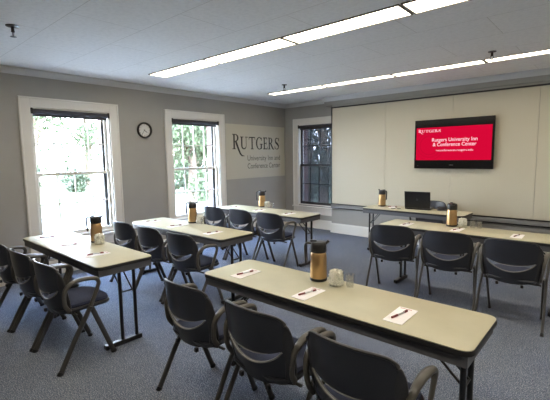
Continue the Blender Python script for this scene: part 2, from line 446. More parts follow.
G['U'] = R_(.10,.10+T,.28,1)+R_(-.02,.42,1-t_,1)+R_(.74,.80,.28,1)+R_(.62,.98,1-t_,1)+arc(.45,.30,.35,.31,180,270,T,.09)+arc(.45,.30,.35,.31,270,360,.06,.09)
G['T'] = R_(.42,.42+T,0,1)+R_(.30,.72,0,t_)+R_(.02,.98,1-.08,1)+[[(.02,.76),(.07,.76),(.10,.93),(.02,.93)],[(.98,.76),(.93,.76),(.90,.93),(.98,.93)]]
G['G'] = arc(.52,.5,.47,.52,45,180,T,.07)+arc(.52,.5,.47,.52,180,300,T,.07)+R_(.70,.70+T,.04,.44)+R_(.58,1.0,.40,.46)+[[(.80,.72),(.87,.70),(.87,.98),(.82,.98)]]
G['E'] = R_(.12,.12+T+.05,0,1)+R_(.0,.90,0,.08)+R_(.0,.86,.92,1)+R_(.3,.70,.47,.54)+[[(.90,0),(.98,.24),(.92,.24),(.80,.06)],[(.86,1),(.86,.78),(.80,.78),(.74,.93)],[(.66,.38),(.72,.38),(.72,.63),(.66,.63)]]
G['S'] = stroke([(.86,.76),(.80,.90),(.62,.97),(.42,.98),(.24,.90),(.17,.76),(.24,.63),(.46,.52),(.68,.42),(.82,.27),(.76,.11),(.56,.02),(.34,.03),(.16,.11),(.10,.26)],[.05,.06,.06,.07,.11,.17,.19,.2,.2,.19,.12,.07,.06,.06,.05])+[[(.86,.70),(.92,.70),(.92,1.0),(.86,1.0)],[(.04,0),(.10,0),(.10,.3),(.04,.3)]]
RBIG = R_(.14,.34,0,1)+R_(.0,.46,0,.045)+R_(.0,.36,1-.045,1)+arc(.40,.75,.46,.25,-90,90,.2,.05)+R_(.33,.40,.95,1)+R_(.33,.42,.50,.55)+stroke([(.46,.53),(.62,.30),(.84,-.02),(1.06,-.28),(1.30,-.43),(1.66,-.46)],[.2,.21,.19,.16,.10,.02])
def logo(bm, cells, z0, zs, zb, mapf, th):
    """cells: list of (letter, u0, u1); first is the big R"""
    for i, (ch, u0, u1) in enumerate(cells):
        polys = RBIG if i == 0 else G[ch]; top = zb if i == 0 else zs
        for q in polys:
            A = [bm.verts.new(mapf(u0+(u1-u0)*p[0], z0+(top-z0)*p[1], 0)) for p in q]
            B = [bm.verts.new(mapf(u0+(u1-u0)*p[0], z0+(top-z0)*p[1], th)) for p in q]
            bm.faces.new(B)
            n = len(q)
            for k in range(n): bm.faces.new((A[k], A[(k+1)%n], B[(k+1)%n], B[k]))
# TV text
idm = Matrix.Translation((0, -.0785, 0))
TX, TZ = 3.752, 1.765
text_mesh('Rutgers University Inn', 3.435-TX, 4.133-TX, 1.805-TZ, 1.862-TZ, idm, M['tvwhite'], 'slide_text', scr)
text_mesh('& Conference Center', 3.45-TX, 4.12-TX, 1.728-TZ, 1.785-TZ, idm, M['tvwhite'], 'slide_text', scr)
text_mesh('ruconferences.rutgers.edu', 3.505-TX, 4.075-TX, 1.645-TZ, 1.675-TZ, idm, M['tvwhite'], 'slide_text', scr)
bm = bmesh.new()
LW = [('R', -1.649, -1.45), ('U', -1.43, -1.215), ('T', -1.19, -.995), ('G', -.985, -.765), ('E', -.75, -.605), ('R', -.595, -.405), ('S', -.385, -.215)]
sc_ = (3.575-3.2)/1.434
logo(bm, [(c, 3.2-TX+(a+1.649)*sc_, 3.2-TX+(e+1.649)*sc_) for c, a, e in LW], 1.962-TZ, 2.003-TZ, 2.013-TZ, lambda u, z, t: (u, -.0772-t, z), .001)
obj('slide_wordmark', bm, M['tvwhite'], scr)

# sign on the left wall
sg = empty('wall_sign', (0, -.93, 1.70))
bm = bmesh.new(); bevbox(bm, .0, .008, -.895, .895, -.55, .55, .002, 1); obj('sign_panel', bm, M['sign'], sg)
bm = bmesh.new()
logo(bm, [(c, a+.93, e+.93) for c, a, e in LW], 1.752-1.70, 2.008-1.70, 2.055-1.70, lambda u, z, t: (.0082+t, u, z), .0015)
obj('wordmark', bm, M['ink'], sg)
rot = Matrix.Translation((.0095, 0, 0)) @ Matrix.Rotation(PI/2, 4, 'Z')
text_mesh('University Inn and', -1.235+.93, -.20+.93, 1.518-1.70, 1.625-1.70, rot, M['ink2'], 'sign_text', sg)
text_mesh('Conference Center', -1.235+.93, -.20+.93, 1.352-1.70, 1.46-1.70, rot, M['ink2'], 'sign_text', sg)
tag(sg, 'cream wall sign with large black serif capitals over two smaller lines', 'sign')

# clock
ck = empty('wall_clock', (0, -3.562, 2.048)); ck.rotation_euler = (0, PI/2, 0)
bm = bmesh.new()
n = 40; prof = [(.100, .0), (.126, .0), (.131, .012), (.129, .032), (.121, .044), (.110, .042), (.102, .028), (.100, .010)]
rings = [[bm.verts.new((r*math.cos(2*PI*k/n), r*math.sin(2*PI*k/n), z)) for k in range(n)] for r, z in prof]
for i in range(len(rings)):
    a, c = rings[i], rings[(i+1)%len(rings)]
    for k in range(n): bm.faces.new((a[k], a[(k+1)%n], c[(k+1)%n], c[k]))
obj('clock_rim', bm, M['black'], ck, True)
bm = bmesh.new(); lathe(bm, [(.102, .002), (.102, .012)], 40); face = obj('clock_face', bm, M['clockface'], ck)
# local x -> world -z, local y -> world y
bm = bmesh.new()
for k in range(12):
    a = 2*PI*k/12; mt = Matrix.Rotation(a, 4, 'Z'); tt = bmesh.new(); box(tt, .078, .093, -.003, .003, .0122, .0128); merge(bm, tt, mt)
obj('hour_marks', bm, M['ink2'], face)
def hand(ang, L, w, name, z):
    bm = bmesh.new(); tt = bmesh.new(); box(tt, -.015, L, -w, w, z, z+.001); merge(bm, tt, Matrix.Rotation(ang, 4, 'Z')); obj(name, bm, M['ink'], face)
hand(math.radians(52), .058, .0045, 'hour_hand', .0145)
hand(math.radians(-35), .075, .0032, 'minute_hand', .0165)
tag(ck, 'round black rimmed wall clock between the two left windows', 'clock')

# ------------------------------------------------------------------ ceiling lights, sprinklers
STR = [(-3.775, .275), (-1.36, .20), (-6.25, .275)]
def troffer():
    r = empty('ceiling_light')
    w = .145; L = 1.205
    bm = bmesh.new()
    for (x0, x1, y0, y1) in ((0, .012, -w, w), (L-.012, L, -w, w), (.012, L-.012, -w, -w+.012), (.012, L-.012, w-.012, w)):
        box(bm, x0, x1, y0, y1, -.012, -.0005)
    obj('light_frame', bm, M['fixture'], r)
    bm = bmesh.new(); box(bm, .013, L-.013, -w+.013, w-.013, -.006, -.001); obj('diffuser', bm, M['diffuser'], r)
    return r
tr0 = None
nm = ['first', 'second', 'third', 'fourth', 'fifth', 'sixth']
for si, (y, w) in enumerate(STR):
    for k in range(6):
        if tr0 is None: o = tr0 = troffer()
        else: o = copy_tree(tr0)
        o.location = (.80+1.222*k, y, H)
        row = ['in the row nearer the camera', 'in the row nearer the far wall', 'in the row behind the camera'][si]
        tag(o, '%s long white ceiling light from the left wall, %s' % (nm[k], row), 'ceiling light', ['near row of ceiling lights', 'far row of ceiling lights', 'ceiling lights behind the camera'][si])
        if w < .27: o.scale = (1, w/.275, 1)
def sprinkler(x, y, label, s=1.):
    r = empty('fire_sprinkler', (x, y, H))
    bm = bmesh.new(); lathe(bm, [(.045*s, -.001), (.043*s, -.007), (.02*s, -.012)], 20); obj('escutcheon', bm, M['brass'], r, True)
    bm = bmesh.new(); lathe(bm, [(.013, -.0125), (.013, -.045), (.016, -.05), (.012, -.056)], 12); obj('body', bm, M['brass'], r, True)
    bm = bmesh.new()
    for s_ in (-1, 1): tube(bm, smooth_path([(s_*.012, 0, -.052), (s_*.019, 0, -.065), (s_*.014, 0, -.082), (s_*.003, 0, -.09)], 3), .003, n=6)
    obj('frame_arms', bm, M['brass'], r)
    bm = bmesh.new(); lathe(bm, [(.004, -.088), (.025, -.0925), (.025, -.095), (.004, -.096)], 16); obj('deflector', bm, M['brass'], r)
    tag(r, label, 'sprinkler', 'ceiling sprinklers')
sprinkler(1.768, -5.80, 'dark ceiling sprinkler at upper left, away from the lights', 1.2)
sprinkler(1.611, -1.93, 'dark ceiling sprinkler beside the far light row, near the room corner')
sprinkler(4.635, -1.80, 'dark ceiling sprinkler hanging beside the far light row, above the television')

# ------------------------------------------------------------------ tables
TL, TW, TH = 1.88, .51, .737
def rrect(x0, x1, y0, y1, r, n=6):
    pts = []
    for cx, cy, a in ((x1-r, y1-r, 0), (x0+r, y1-r, 90), (x0+r, y0+r, 180), (x1-r, y0+r, 270)):
        for k in range(n+1):
            t = math.radians(a+90*k/n); pts.append((cx+r*math.cos(t), cy+r*math.sin(t)))
    return pts
def slab(bm, layers, x0, x1, y0, y1, r):
    """layers: list of (inset, z)"""
    R = []
    for ins, z in layers:
        R.append([bm.verts.new((*p, z)) for p in rrect(x0+ins, x1-ins, y0+ins, y1-ins, max(r-ins, .005))])
    n = len(R[0])
    for a, c in zip(R, R[1:]):
        for k in range(n): bm.faces.new((a[k], a[(k+1)%n], c[(k+1)%n], c[k]))
    bm.faces.new(R[0][::-1]); bm.faces.new(R[-1])
def make_table():
    r = empty('folding_table')
    bm = bmesh.new(); slab(bm, [(.006, TH-.0065), (.004, TH-.002), (.007, TH)], -TL/2, TL/2, -TW/2, TW/2, .055)
    obj('tabletop', bm, M['laminate'], r, True)
    bm = bmesh.new(); slab(bm, [(.004, TH-.032), (0, TH-.028), (0, TH-.012), (.003, TH-.0067)], -TL/2, TL/2, -TW/2, TW/2, .057)
    obj('edge_band', bm, M['edge'], r, True)
    bm = bmesh.new()
    x0, x1, y0, y1 = -TL/2+.022, TL/2-.022, -TW/2+.02, TW/2-.02
    Z0, Z1 = TH-.088, TH-.033; th = .018
    box(bm, x0, x1, y0, y0+th, Z0, Z1); box(bm, x0, x1, y1-th, y1, Z0, Z1)
    box(bm, x0, x0+th, y0+th, y1-th, Z0, Z1); box(bm, x1-th, x1, y0+th, y1-th, Z0, Z1)
    box(bm, x0+th, x1-th, y0+th, y1-th, Z1-.01, Z1)
    obj('apron', bm, M['apron'], r)
    for s in (-1, 1):
        xl = s*(TL/2-.075)
        for yy in (-.04, .09):
            bm = bmesh.new(); tube(bm, [(xl, yy, .042), (xl, yy, TH-.045)], .0155, n=10); obj('leg', bm, M['blacksteel'], r, True)
        bm = bmesh.new(); bevbox(bm, xl-.023, xl+.023, -.20, .130, .005, .044, .006, 2)
        f = obj('foot_bar', bm, M['blacksteel'], r)
        bm = bmesh.new()
        for yy in (-.18, .11): lathe(bm, [(.015, 0), (.015, .0045)], 10, (xl, yy, 0))
        obj('glide', bm, M['black'], f)
        bm = bmesh.new()
        for yy in (-.02, .07): tube(bm, [(xl, yy, .46), (xl-s*.24, yy, TH-.05)], .007, n=8)
        tube(bm, [(xl, -.04, .46), (xl, .09, .46)], .007, n=8)
        tube(bm, [(xl-s*.24, -.07, TH-.052), (xl-s*.24, .12, TH-.052)], .008, n=8)
        obj('folding_brace', bm, M['blacksteel'], r, True)
    return r
table0 = make_table()
# (name key, centre x, centre y, label)
TABLES = {'left': (1.82, -5.385, 'narrow folding table nearest the bright left window'),
          'mid': (1.80, -4.08, 'narrow folding table in the middle of the left column'),
          'back': (1.58, -2.42, 'narrow folding table closest to the lettered wall sign'),
          'front': (4.45, -4.935, 'narrow folding table in the foreground with one end beside the camera'),
          'right': (4.54, -2.25, 'narrow folding table in front of the presenter table, running off the right edge'),
          'pres': (3.455, -.98, 'narrow folding table under the laptop, closest to the cream wall panels')}
def shift_legs(t, side, dx):
    for c in kids(t):
        if c.name.split('.')[0] in ('leg', 'foot_bar', 'folding_brace') and sum(v.co.x for v in c.data.vertices)*side > 0: c.location.x += dx
TZT = TH+.0003
first = True
for k, (x, y, lab) in TABLES.items():
    o = table0 if first else copy_tree(table0)
    first = False
    o.location = (x, y, 0); tag(o, lab, 'table', 'folding tables')
    if k in ('pres', 'front'): o.rotation_euler = (0, 0, PI)
    if k == 'front': shift_legs(o, 1, -.09)
    if k == 'right': shift_legs(o, -1, .14)
    if k == 'pres': o.scale = (.84, 1, 1)

# ------------------------------------------------------------------ chairs
def make_chair():
    r = empty('stacking_armchair')
    # ---- back shell with a smile shaped slot
    bm = bmesh.new()
    NU = 30; w = .213
    us = [-1+2*i/NU for i in range(NU+1)]
    def ztop(u): return .819 - .012*u*u - .045*max(0, (abs(u)-.72)/.28)**2.2
    def zbot(u): return .405 + .03*u*u + .05*max(0, (abs(u)-.7)/.3)**2
    SL = .90
    def slot(u):
        k = max(0, 1-(u/SL)**2)
        lo = .622 - .092*k**.8; hi = .626 - .040*k**.9
        return lo, hi
    def yy(u, z):
        k = (z-.42)/.39
        return -.150 - .075*k - .012*math.sin(PI*k) + .090*abs(u*.88)**2.2
    def xx(u, z):
        k = (z-.42)/.39
        return u*w*(1 + .03*math.sin(PI*min(max(k,0),1)) - .10*max(0, .35-k))
    cols = []
    for u in us:
        lo, hi = slot(u); zb_, zt = zbot(u), ztop(u)
        zs = [zb_+(lo-zb_)*i/6 for i in range(7)] + [hi+(zt-hi)*i/9 for i in range(10)]
        cols.append([(xx(u, z), yy(u, z), z) for z in zs])
    off = .011
    F = [[bm.verts.new(p) for p in c] for c in cols]
    B = [[bm.verts.new((p[0], p[1]-off, p[2])) for p in c] for c in cols]
    quads = set()
    for i in range(NU):
        for j in range(16):
            if j == 6 and abs((us[i]+us[i+1])/2) < SL: continue
            quads.add((i, j))
    for (i, j) in quads:
        bm.faces.new((F[i][j], F[i+1][j], F[i+1][j+1], F[i][j+1])); bm.faces.new((B[i][j], B[i][j+1], B[i+1][j+1], B[i+1][j]))
        for (di, dj, e) in ((0, -1, ((i, j), (i+1, j))), (0, 1, ((i, j+1), (i+1, j+1))), (-1, 0, ((i, j), (i, j+1))), (1, 0, ((i+1, j), (i+1, j+1)))):
            if (i+di, j+dj) not in quads:
                (a, c), (d, f) = e
                try: bm.faces.new((F[a][c], F[d][f], B[d][f], B[a][c]))
                except ValueError: pass
    # raised lips along the slot
    lip = []
    for u in [SL*(-1+2*i/20) for i in range(21)]:
        lo, hi = slot(u); lip.append((xx(u, lo), yy(u, lo)-off-.002, lo-.003))
    lm = bmesh.new(); tube(lm, lip, .0048, n=6)
    lip = [(xx(SL*(-1+2*i/20), slot(SL*(-1+2*i/20))[1]), yy(SL*(-1+2*i/20), .58)-off-.001, slot(SL*(-1+2*i/20))[1]+.002) for i in range(21)]
    tube(lm, lip, .0040, n=6)
    sh = obj('backrest', bm, M['shell'], r, True)
    obj('slot_lip', lm, M['lip'], sh, True)
    # side bands wrapping the outline of the back
    for s in (-1, 1):
        bm = bmesh.new()
        def pt(xn, z): return (s*xn*.242, -.150 - .075*(z-.42)/.39 - .012*math.sin(PI*(z-.42)/.39) + .09*xn**2.2 - .006, z)
        pts = [pt(.0, .822), pt(.35, .820), pt(.6, .814), pt(.78, .801), pt(.875, .776), pt(.905, .74), pt(.915, .68), pt(.92, .62), pt(.915, .56), pt(.89, .50), pt(.85, .455), pt(.82, .43)]
        p = smooth_path(pts, 4); n = len(p); rings = []; nn = 12
        for i, q in enumerate(p):
            k = min(max((i-13)/12, 0), 1); k = k*k*(3-2*k)
            wd = .0065+.0235*k; th = .0085+.0015*k
            d = (p[min(i+1, n-1)]-p[max(i-1, 0)]).normalized()
            tl = math.radians(38)*k; ref = Vector((s*math.cos(tl), math.sin(tl), 0))*k + Vector((0, 0, -1))*(1-k) if k > 0 else Vector((0, 0, -1))
            sd = (ref-d*ref.dot(d)).normalized(); up = d.cross(sd)
            rings.append([bm.verts.new(q+sd*wd*math.copysign(abs(math.cos(a))**.7, math.cos(a))+up*th*math.copysign(abs(math.sin(a))**.7, math.sin(a))) for a in [2*PI*m/nn for m in range(nn)]])
        for a, c in zip(rings, rings[1:]):
            for k in range(nn): bm.faces.new((a[k], a[(k+1)%nn], c[(k+1)%nn], c[k]))
        bm.faces.new(rings[0][::-1]); bm.faces.new(rings[-1])
        obj('side_rail', bm, M['rail'], r, True)
    # ---- seat pan and cushion
    def seat(layers, y0, y1, hw):
        bm = bmesh.new(); R = []
        for ins, z in layers:
            ring = []
            for k in range(48):
                t = 2*PI*k/48; c, s_ = math.cos(t), math.sin(t); e = .42
                x = (hw-ins)*math.copysign(abs(c)**e, c); y = (y0+y1)/2+((y1-y0)/2-ins)*math.copysign(abs(s_)**e, s_)
                if y > 0: x *= 1-.10*(y/y1)
                dz = -.010*max(0, (y-.12)/.1)
                ring.append(bm.verts.new((x, y, z+dz)))
            R.append(ring)
        for a, c in zip(R, R[1:]):
            for k in range(48): bm.faces.new((a[k], a[(k+1)%48], c[(k+1)%48], c[k]))
        bm.faces.new(R[0][::-1]); bm.faces.new(R[-1]); return bm
    obj('seat_pan', seat([(.05, .412), (.012, .425), (0, .448), (.004, .457)], -.165, .262, .222), M['shell'], r, True)
    obj('seat_cushion', seat([(.010, .4575), (.004, .465), (.008, .484), (.03, .497), (.08, .501)], -.155, .256, .212), M['seatfab'], r, True)
    for s in (-1, 1):
        bm = bmesh.new(); bevbox(bm, s*.10-.012, s*.10+.012, -.172, -.15, .385, .414, .004, 1)
        obj('stacking_lug', bm, M['black'], r)
    bm = bmesh.new(); tube(bm, [(-.245, .045, .425), (.245, .045, .425)], .0105, n=10); tube(bm, [(-.235, -.05, .405), (.235, -.05, .405)], .009, n=8)
    obj('cross_bar', bm, M['tube'], r, True)
    # ---- legs and arm loops
    for s in (-1, 1):
        J = (s*.262, .045, .455)
        bm = bmesh.new(); tube(bm, [(s*.274, -.212, .008), (s*.268, -.09, .232), J], .0115, .0195, side=(1,0,0), n=10)
        l = obj('leg', bm, M['tube'], r, True)
        bm = bmesh.new(); tube(bm, [(s*.275, -.219, .0), (s*.2735, -.205, .022)], .0145, .0225, side=(1,0,0), n=10); obj('foot_cap', bm, M['black'], l, True)
        bm = bmesh.new(); tube(bm, [(s*.237, .062, .435), (s*.225, .222, .008)], .0115, .0195, side=(1,0,0), n=10)
        l = obj('leg', bm, M['tube'], r, True)
        bm = bmesh.new(); tube(bm, [(s*.2255, .215, .022), (s*.2245, .228, .0)], .0145, .0225, side=(1,0,0), n=10); obj('foot_cap', bm, M['black'], l, True)
        bm = bmesh.new()
        pts = [(s*.262, .0455, .458), (s*.263, .078, .53), (s*.264, .110, .605), (s*.264, .116, .640), (s*.264, .096, .668), (s*.264, .04, .682), (s*.263, -.03, .684), (s*.260, -.09, .665), (s*.254, -.128, .625), (s*.248, -.138, .56), (s*.240, -.130, .50), (s*.232, -.10, .452)]
        p = smooth_path(pts, 4); n = len(p)
        wid = [.012+.010*max(0, math.sin(PI*min(max((i/n-.15)/.65, 0), 1))) for i in range(n)]
        tube(bm, p, wid, [.0165]*n, side=(1,0,0), n=12)
        obj('armrest', bm, M['arm'], r, True)
    return r
chair0 = make_chair()
CH = []
def chair(x, y, rz, label, group):
    o = chair0 if not CH else copy_tree(chair0)
    CH.append(o); o.location = (x, y, 0); o.rotation_euler = (0, 0, math.radians(rz)); tag(o, label, 'chair', group)
g = 'chairs at the table by the bright window'
chair(2.53, -5.765, 0, 'dark grey armchair at the bright window table, nearest the camera of its three', g)
chair(1.95, -5.775, 0, 'dark grey armchair in the middle of three at the bright window table', g)
chair(1.37, -5.79, 0, 'dark grey armchair at the bright window table, cut by the left edge of the photo', g)
g = 'chairs at the middle left table'
chair(1.21, -4.47, 2, 'dark grey armchair at the middle left table, closest to the windows', g)
chair(1.79, -4.465, 2, 'dark grey armchair between two others at the middle left table', g)
chair(2.41, -4.465, 3, 'dark grey armchair at the middle left table, closest to the foreground table', g)
g = 'chairs at the table by the sign'
chair(.99, -2.84, 1, 'dark grey armchair at the table by the sign, leftmost of three', g)
chair(1.57, -2.82, 1, 'dark grey armchair at the table by the sign, middle of three', g)
chair(2.18, -2.83, 2, 'dark grey armchair at the table by the sign, rightmost with both arms showing', g)
g = 'chairs at the foreground table'
chair(3.80, -5.385, 0, 'dark grey armchair at the foreground table, farthest left of three', g)
chair(4.41, -5.385, 0, 'dark grey armchair at the foreground table, middle of three', g)
chair(5.00, -5.395, 0, 'dark grey armchair at the foreground table, lowest and largest, cut by the bottom edge', g)
g = 'chairs at the right table'
chair(3.92, -2.73, 12, 'dark grey armchair at the right table, leftmost of three', g)
chair(4.53, -2.74, 7, 'dark grey armchair at the right table, middle of three', g)
chair(5.125, -2.78, 1, 'dark grey armchair at the right table, nearest the right edge of the photo', g)
chair(3.53, -.60, 180, 'dark grey armchair tucked behind the laptop table, mostly hidden', None)

# ------------------------------------------------------------------ tabletop things
def make_thermos():
    r = empty('coffee_thermos')
    bm = bmesh.new(); lathe(bm, [(.052, .018), (.0555, .022), (.0555, .05), (.053, .165), (.049, .186), (.046, .192)], 32); obj('steel_body', bm, M['gold'], r, True)
    bm = bmesh.new(); lathe(bm, [(.052, 0), (.058, .004), (.058, .0175), (.054, .0178)], 32); obj('base_ring', bm, M['black'], r, True)
    bm = bmesh.new(); lathe(bm, [(.050, .1922), (.0535, .197), (.053, .235), (.050, .255), (.043, .262), (.02, .264)], 32); cap = obj('lid', bm, M['black'], r, True)
    bm = bmesh.new(); tube(bm, smooth_path([(.035, 0, .245), (.058, 0, .258), (.067, 0, .270)], 4), .016, .009, side=(0,1,0), n=10); obj('spout', bm, M['black'], cap, True)
    bm = bmesh.new(); bevbox(bm, -.055, -.012, -.013, .013, .2642, .2735, .004, 2); obj('thumb_lever', bm, M['black'], cap)
    bm = bmesh.new(); tube(bm, smooth_path([(-.048, 0, .250), (-.075, 0, .252), (-.088, 0, .235), (-.088, 0, .19), (-.085, 0, .13), (-.082, 0, .112)], 4), .012, .008, side=(0,1,0), n=10); obj('handle', bm, M['black'], r, True)
    return r
th0 = None
def thermos(x, y, rz, label):
    global th0
    if th0 is None: o = th0 = make_thermos()
    else: o = copy_tree(th0)
    o.location = (x, y, TZT); o.scale = (1.05, 1.05, 1.04); o.rotation_euler = (0, 0, math.radians(rz)); tag(o, label, 'thermos', 'coffee thermoses on the tables')
thermos(4.29, -4.775, 38, 'bronze and black coffee thermos on the foreground table')
thermos(1.78, -5.20, 48, 'bronze and black coffee thermos on the table before the bright window')
thermos(1.62, -3.86, 25, 'bronze and black coffee thermos on the middle left table')
thermos(1.27, -2.15, 45, 'bronze and black coffee thermos on the table by the sign')
thermos(4.355, -2.11, -60, 'bronze and black coffee thermos on the right table with handle toward the camera')
thermos(2.86, -.89, 165, 'bronze and black coffee thermos on the laptop table')

def make_glass(rb, rt, h, name='glass_cup'):
    bm = bmesh.new(); lathe(bm, [(rb, 0), (rb+.001, .002), (rt, h), (rt-.003, h), (rb-.002, .006), (.002, .005)], 24)
    return bm
pods_me = None
def pod_mesh(dense=1.):
    bm = bmesh.new(); rnd = random.Random(3)
    return bm
def creamer_jar(x, y, label, gl):
    r = empty('glass_of_creamers', (x, y, TZT))
    obj('glass', make_glass(.050, .056, .100), M['clear'], r, True)
    rnd = random.Random(int(x*100)); bm = bmesh.new()
    spots = []
    for lay in range(5):
        n = 11
        for k in range(n):
            a = 2*PI*(k+.5*(lay % 2))/n; rad = .038 if lay < 4 else .033
            spots.append((rad*math.cos(a), rad*math.sin(a), .017+lay*.0185))
        for k in range(5):
            a = 2*PI*(k+.3*lay)/5; spots.append((.018*math.cos(a), .018*math.sin(a), .019+lay*.0195))
    for i, (px, py, pz) in enumerate(spots):
        tt = bmesh.new(); mi = 0
        lathe(tt, [(.008, -.008), (.0105, .005), (.0125, .0065), (.0125, .0075)], 8)
        if i % 3 == 0:
            for f in tt.faces: f.material_index = 1 if f.calc_center_median().z > .0055 else 0
        merge(bm, tt, Matrix.Translation((px, py, pz)) @ Matrix.Rotation(rnd.uniform(-1.2, 1.2), 4, 'X') @ Matrix.Rotation(rnd.uniform(-1.2, 1.2), 4, 'Y'))
    o = obj('creamer_pods', bm, [M['pod'], M['pod_foil']], r, True); o['kind'] = 'stuff'
    tag(r, label, 'glass of creamers', 'glasses of coffee creamer pods')
def cup(x, y, label):
    r = obj('clear_cup', make_glass(.024, .032, .085), M['cupplastic'], None, True); r.location = (x, y, TZT)
    tag(r, label, 'cup', 'clear plastic cups')
creamer_jar(4.45, -4.80, 'glass packed with white creamer pods on the foreground table', None); cup(4.535, -4.765, 'empty clear cup beside the creamers on the foreground table')
creamer_jar(1.90, -5.225, 'glass packed with white creamer pods on the bright window table', None)
creamer_jar(1.745, -3.84, 'glass packed with white creamer pods on the middle left table', None); cup(1.83, -3.855, 'empty clear cup beside the creamers on the middle left table')
creamer_jar(1.40, -2.16, 'glass packed with white creamer pods on the table by the sign', None); cup(1.495, -2.14, 'empty clear cup beside the creamers on the table by the sign')
creamer_jar(4.475, -2.10, 'glass packed with white creamer pods on the right table', None); cup(4.58, -2.08, 'empty clear cup beside the creamers on the right table')
cup(4.65, -2.065, 'second clear cup at the right of the creamers on the right table')

def make_pad():
    bm = bmesh.new(); bevbox(bm, -.053, .053, -.113, .113, 0, .004, .001, 1); r = obj('note_pad', bm, M['paper'])
    bm = bmesh.new(); box(bm, -.04, .025, .092, .100, .0041, .0044); obj('printed_heading', bm, M['paper_print'], r)
    return r
def make_pen():
    r = empty('ballpoint_pen')
    R = .0058
    bm = bmesh.new(); tube(bm, [(-.070, 0, R), (-.022, 0, R)], R, n=10); obj('grip', bm, M['pen_red'], r, True)
    bm = bmesh.new(); tube(bm, [(-.0215, 0, R), (.040, 0, R)], R*.92, n=10); obj('barrel', bm, M['pen_metal'], r, True)
    bm = bmesh.new(); tube(bm, [(.0405, 0, R), (.066, 0, R), (.072, 0, R)], [R, R, R*.5], n=10); bevbox(bm, .03, .066, -.0015, .0015, R*2, R*2+.0015, .0004, 1); obj('clip_cap', bm, M['pen_red'], r, True)
    return r
pad0 = pen0 = None
PADS = {'front': ([.285, .90, 1.475], 'foreground table'), 'left': ([.23, .84, 1.44], 'bright window table'), 'mid': ([.22, .80, 1.52], 'middle left table'),
        'back': ([.27, .88, 1.50], 'table by the sign'), 'right': ([.29, .88, 1.47], 'right table')}
wh = ['leftmost on the', 'in the middle of the', 'rightmost on the']
for k, (offs, where) in PADS.items():
    cx, cy, _ = TABLES[k]
    for i, ox in enumerate(offs):
        rnd = random.Random(i*7+len(k))
        x = cx-TL/2+ox; y = cy-TW/2+.19
        if k == 'front' and i == 1: x -= .008; y -= .045
        if pad0 is None: o = pad0 = make_pad(); p = pen0 = make_pen()
        else: o = copy_tree(pad0); p = copy_tree(pen0)
        rz = math.radians(rnd.uniform(-3, 3))
        o.location = (x, y, TZT); o.rotation_euler = (0, 0, rz); tag(o, 'white note pad %s %s' % (wh[i], where), 'note pad', 'note pads on the tables')
        p.location = (x-.003, y-.004, TZT+.0047); p.rotation_euler = (0, 0, math.radians(72+rnd.uniform(-12, 12))); tag(p, 'dark red and silver pen on the pad %s %s' % (wh[i].replace('in the middle of', 'middle of'), where), 'pen', 'pens on the note pads')
o = copy_tree(pad0); o.location = (3.05, -.90, TZT); o.rotation_euler = (0, 0, .3); tag(o, 'white note pad on the laptop table between thermos and laptop', 'note pad', 'note pads on the tables')
p = copy_tree(pen0); p.location = (3.05, -.90, TZT+.0047); p.rotation_euler = (0, 0, .6); tag(p, 'dark red and silver pen on the pad beside the laptop', 'pen', 'pens on the note pads')

# laptop (lid towards the camera)
lp = empty('laptop', (3.50, -.985, TZT), math.radians(186))
bm = bmesh.new(); bevbox(bm, -.195, .195, -.255, 0, .004, .026, .005, 2); base = obj('laptop_base', bm, M['laptop'], lp)
bm = bmesh.new(); bevbox(bm, -.17, .17, -.115, -.02, .0262, .0275, .0005, 1); obj('keyboard', bm, M['black'], base)
bm = bmesh.new(); bevbox(bm, -.17, .17, -.24, -.01, .0, .0038, .001, 1); obj('rubber_feet', bm, M['black'], base)
lidm = Matrix.Translation((0, .004, .0285)) @ Matrix.Rotation(math.radians(-8), 4, 'X')
bm = bmesh.new(); tt = bmesh.new(); bevbox(tt, -.195, .195, -.006, .006, 0, .262, .004, 2); merge(bm, tt, lidm); lid = obj('laptop_lid', bm, M['laptop'], lp)
bm = bmesh.new(); tt = bmesh.new(); box(tt, -.178, .178, -.0068, -.0062, .018, .248); merge(bm, tt, lidm); obj('display', bm, M['tvblack'], lid)
bm = bmesh.new(); tt = bmesh.new(); lathe(tt, [(.018, 0), (.018, .0006)], 20); merge(bm, tt, lidm @ Matrix.Translation((0, .0062, .135)) @ Matrix.Rotation(-PI/2, 4, 'X')); obj('lid_emblem', bm, M['logo'], lid)
tag(lp, 'open black laptop, lid toward the camera, on the table by the cream panels', 'laptop')
# coiled dark lead beside the laptop
bm = bmesh.new(); pts = []
for k in range(60):
    a = k*.42; rr = .055+.012*math.sin(k*.9); pts.append((rr*math.cos(a)*1.2, rr*math.sin(a), .007+.0010*k))
pts += [(.12, .02, .03), (.16, .05, .012), (.20, .03, .007)]
tube(bm, pts, .0055, n=6)
c = obj('power_cable', bm, M['black'], None, True); c.location = (3.86, -.92, TZT); tag(c, 'coiled black cable on the table right of the laptop', 'cable')
bm = bmesh.new(); tube(bm, smooth_path([(0,0,.006), (.05,-.03,.006), (.09,.0,.02), (.11,.02,.006), (.15,.03,.006)], 5), .005, n=6)
c = obj('white_cable', bm, M['black'], None, True); c.name = 'computer_lead'; c.location = (3.11, -1.08, TZT); tag(c, 'short black lead lying left of the laptop', 'cable')

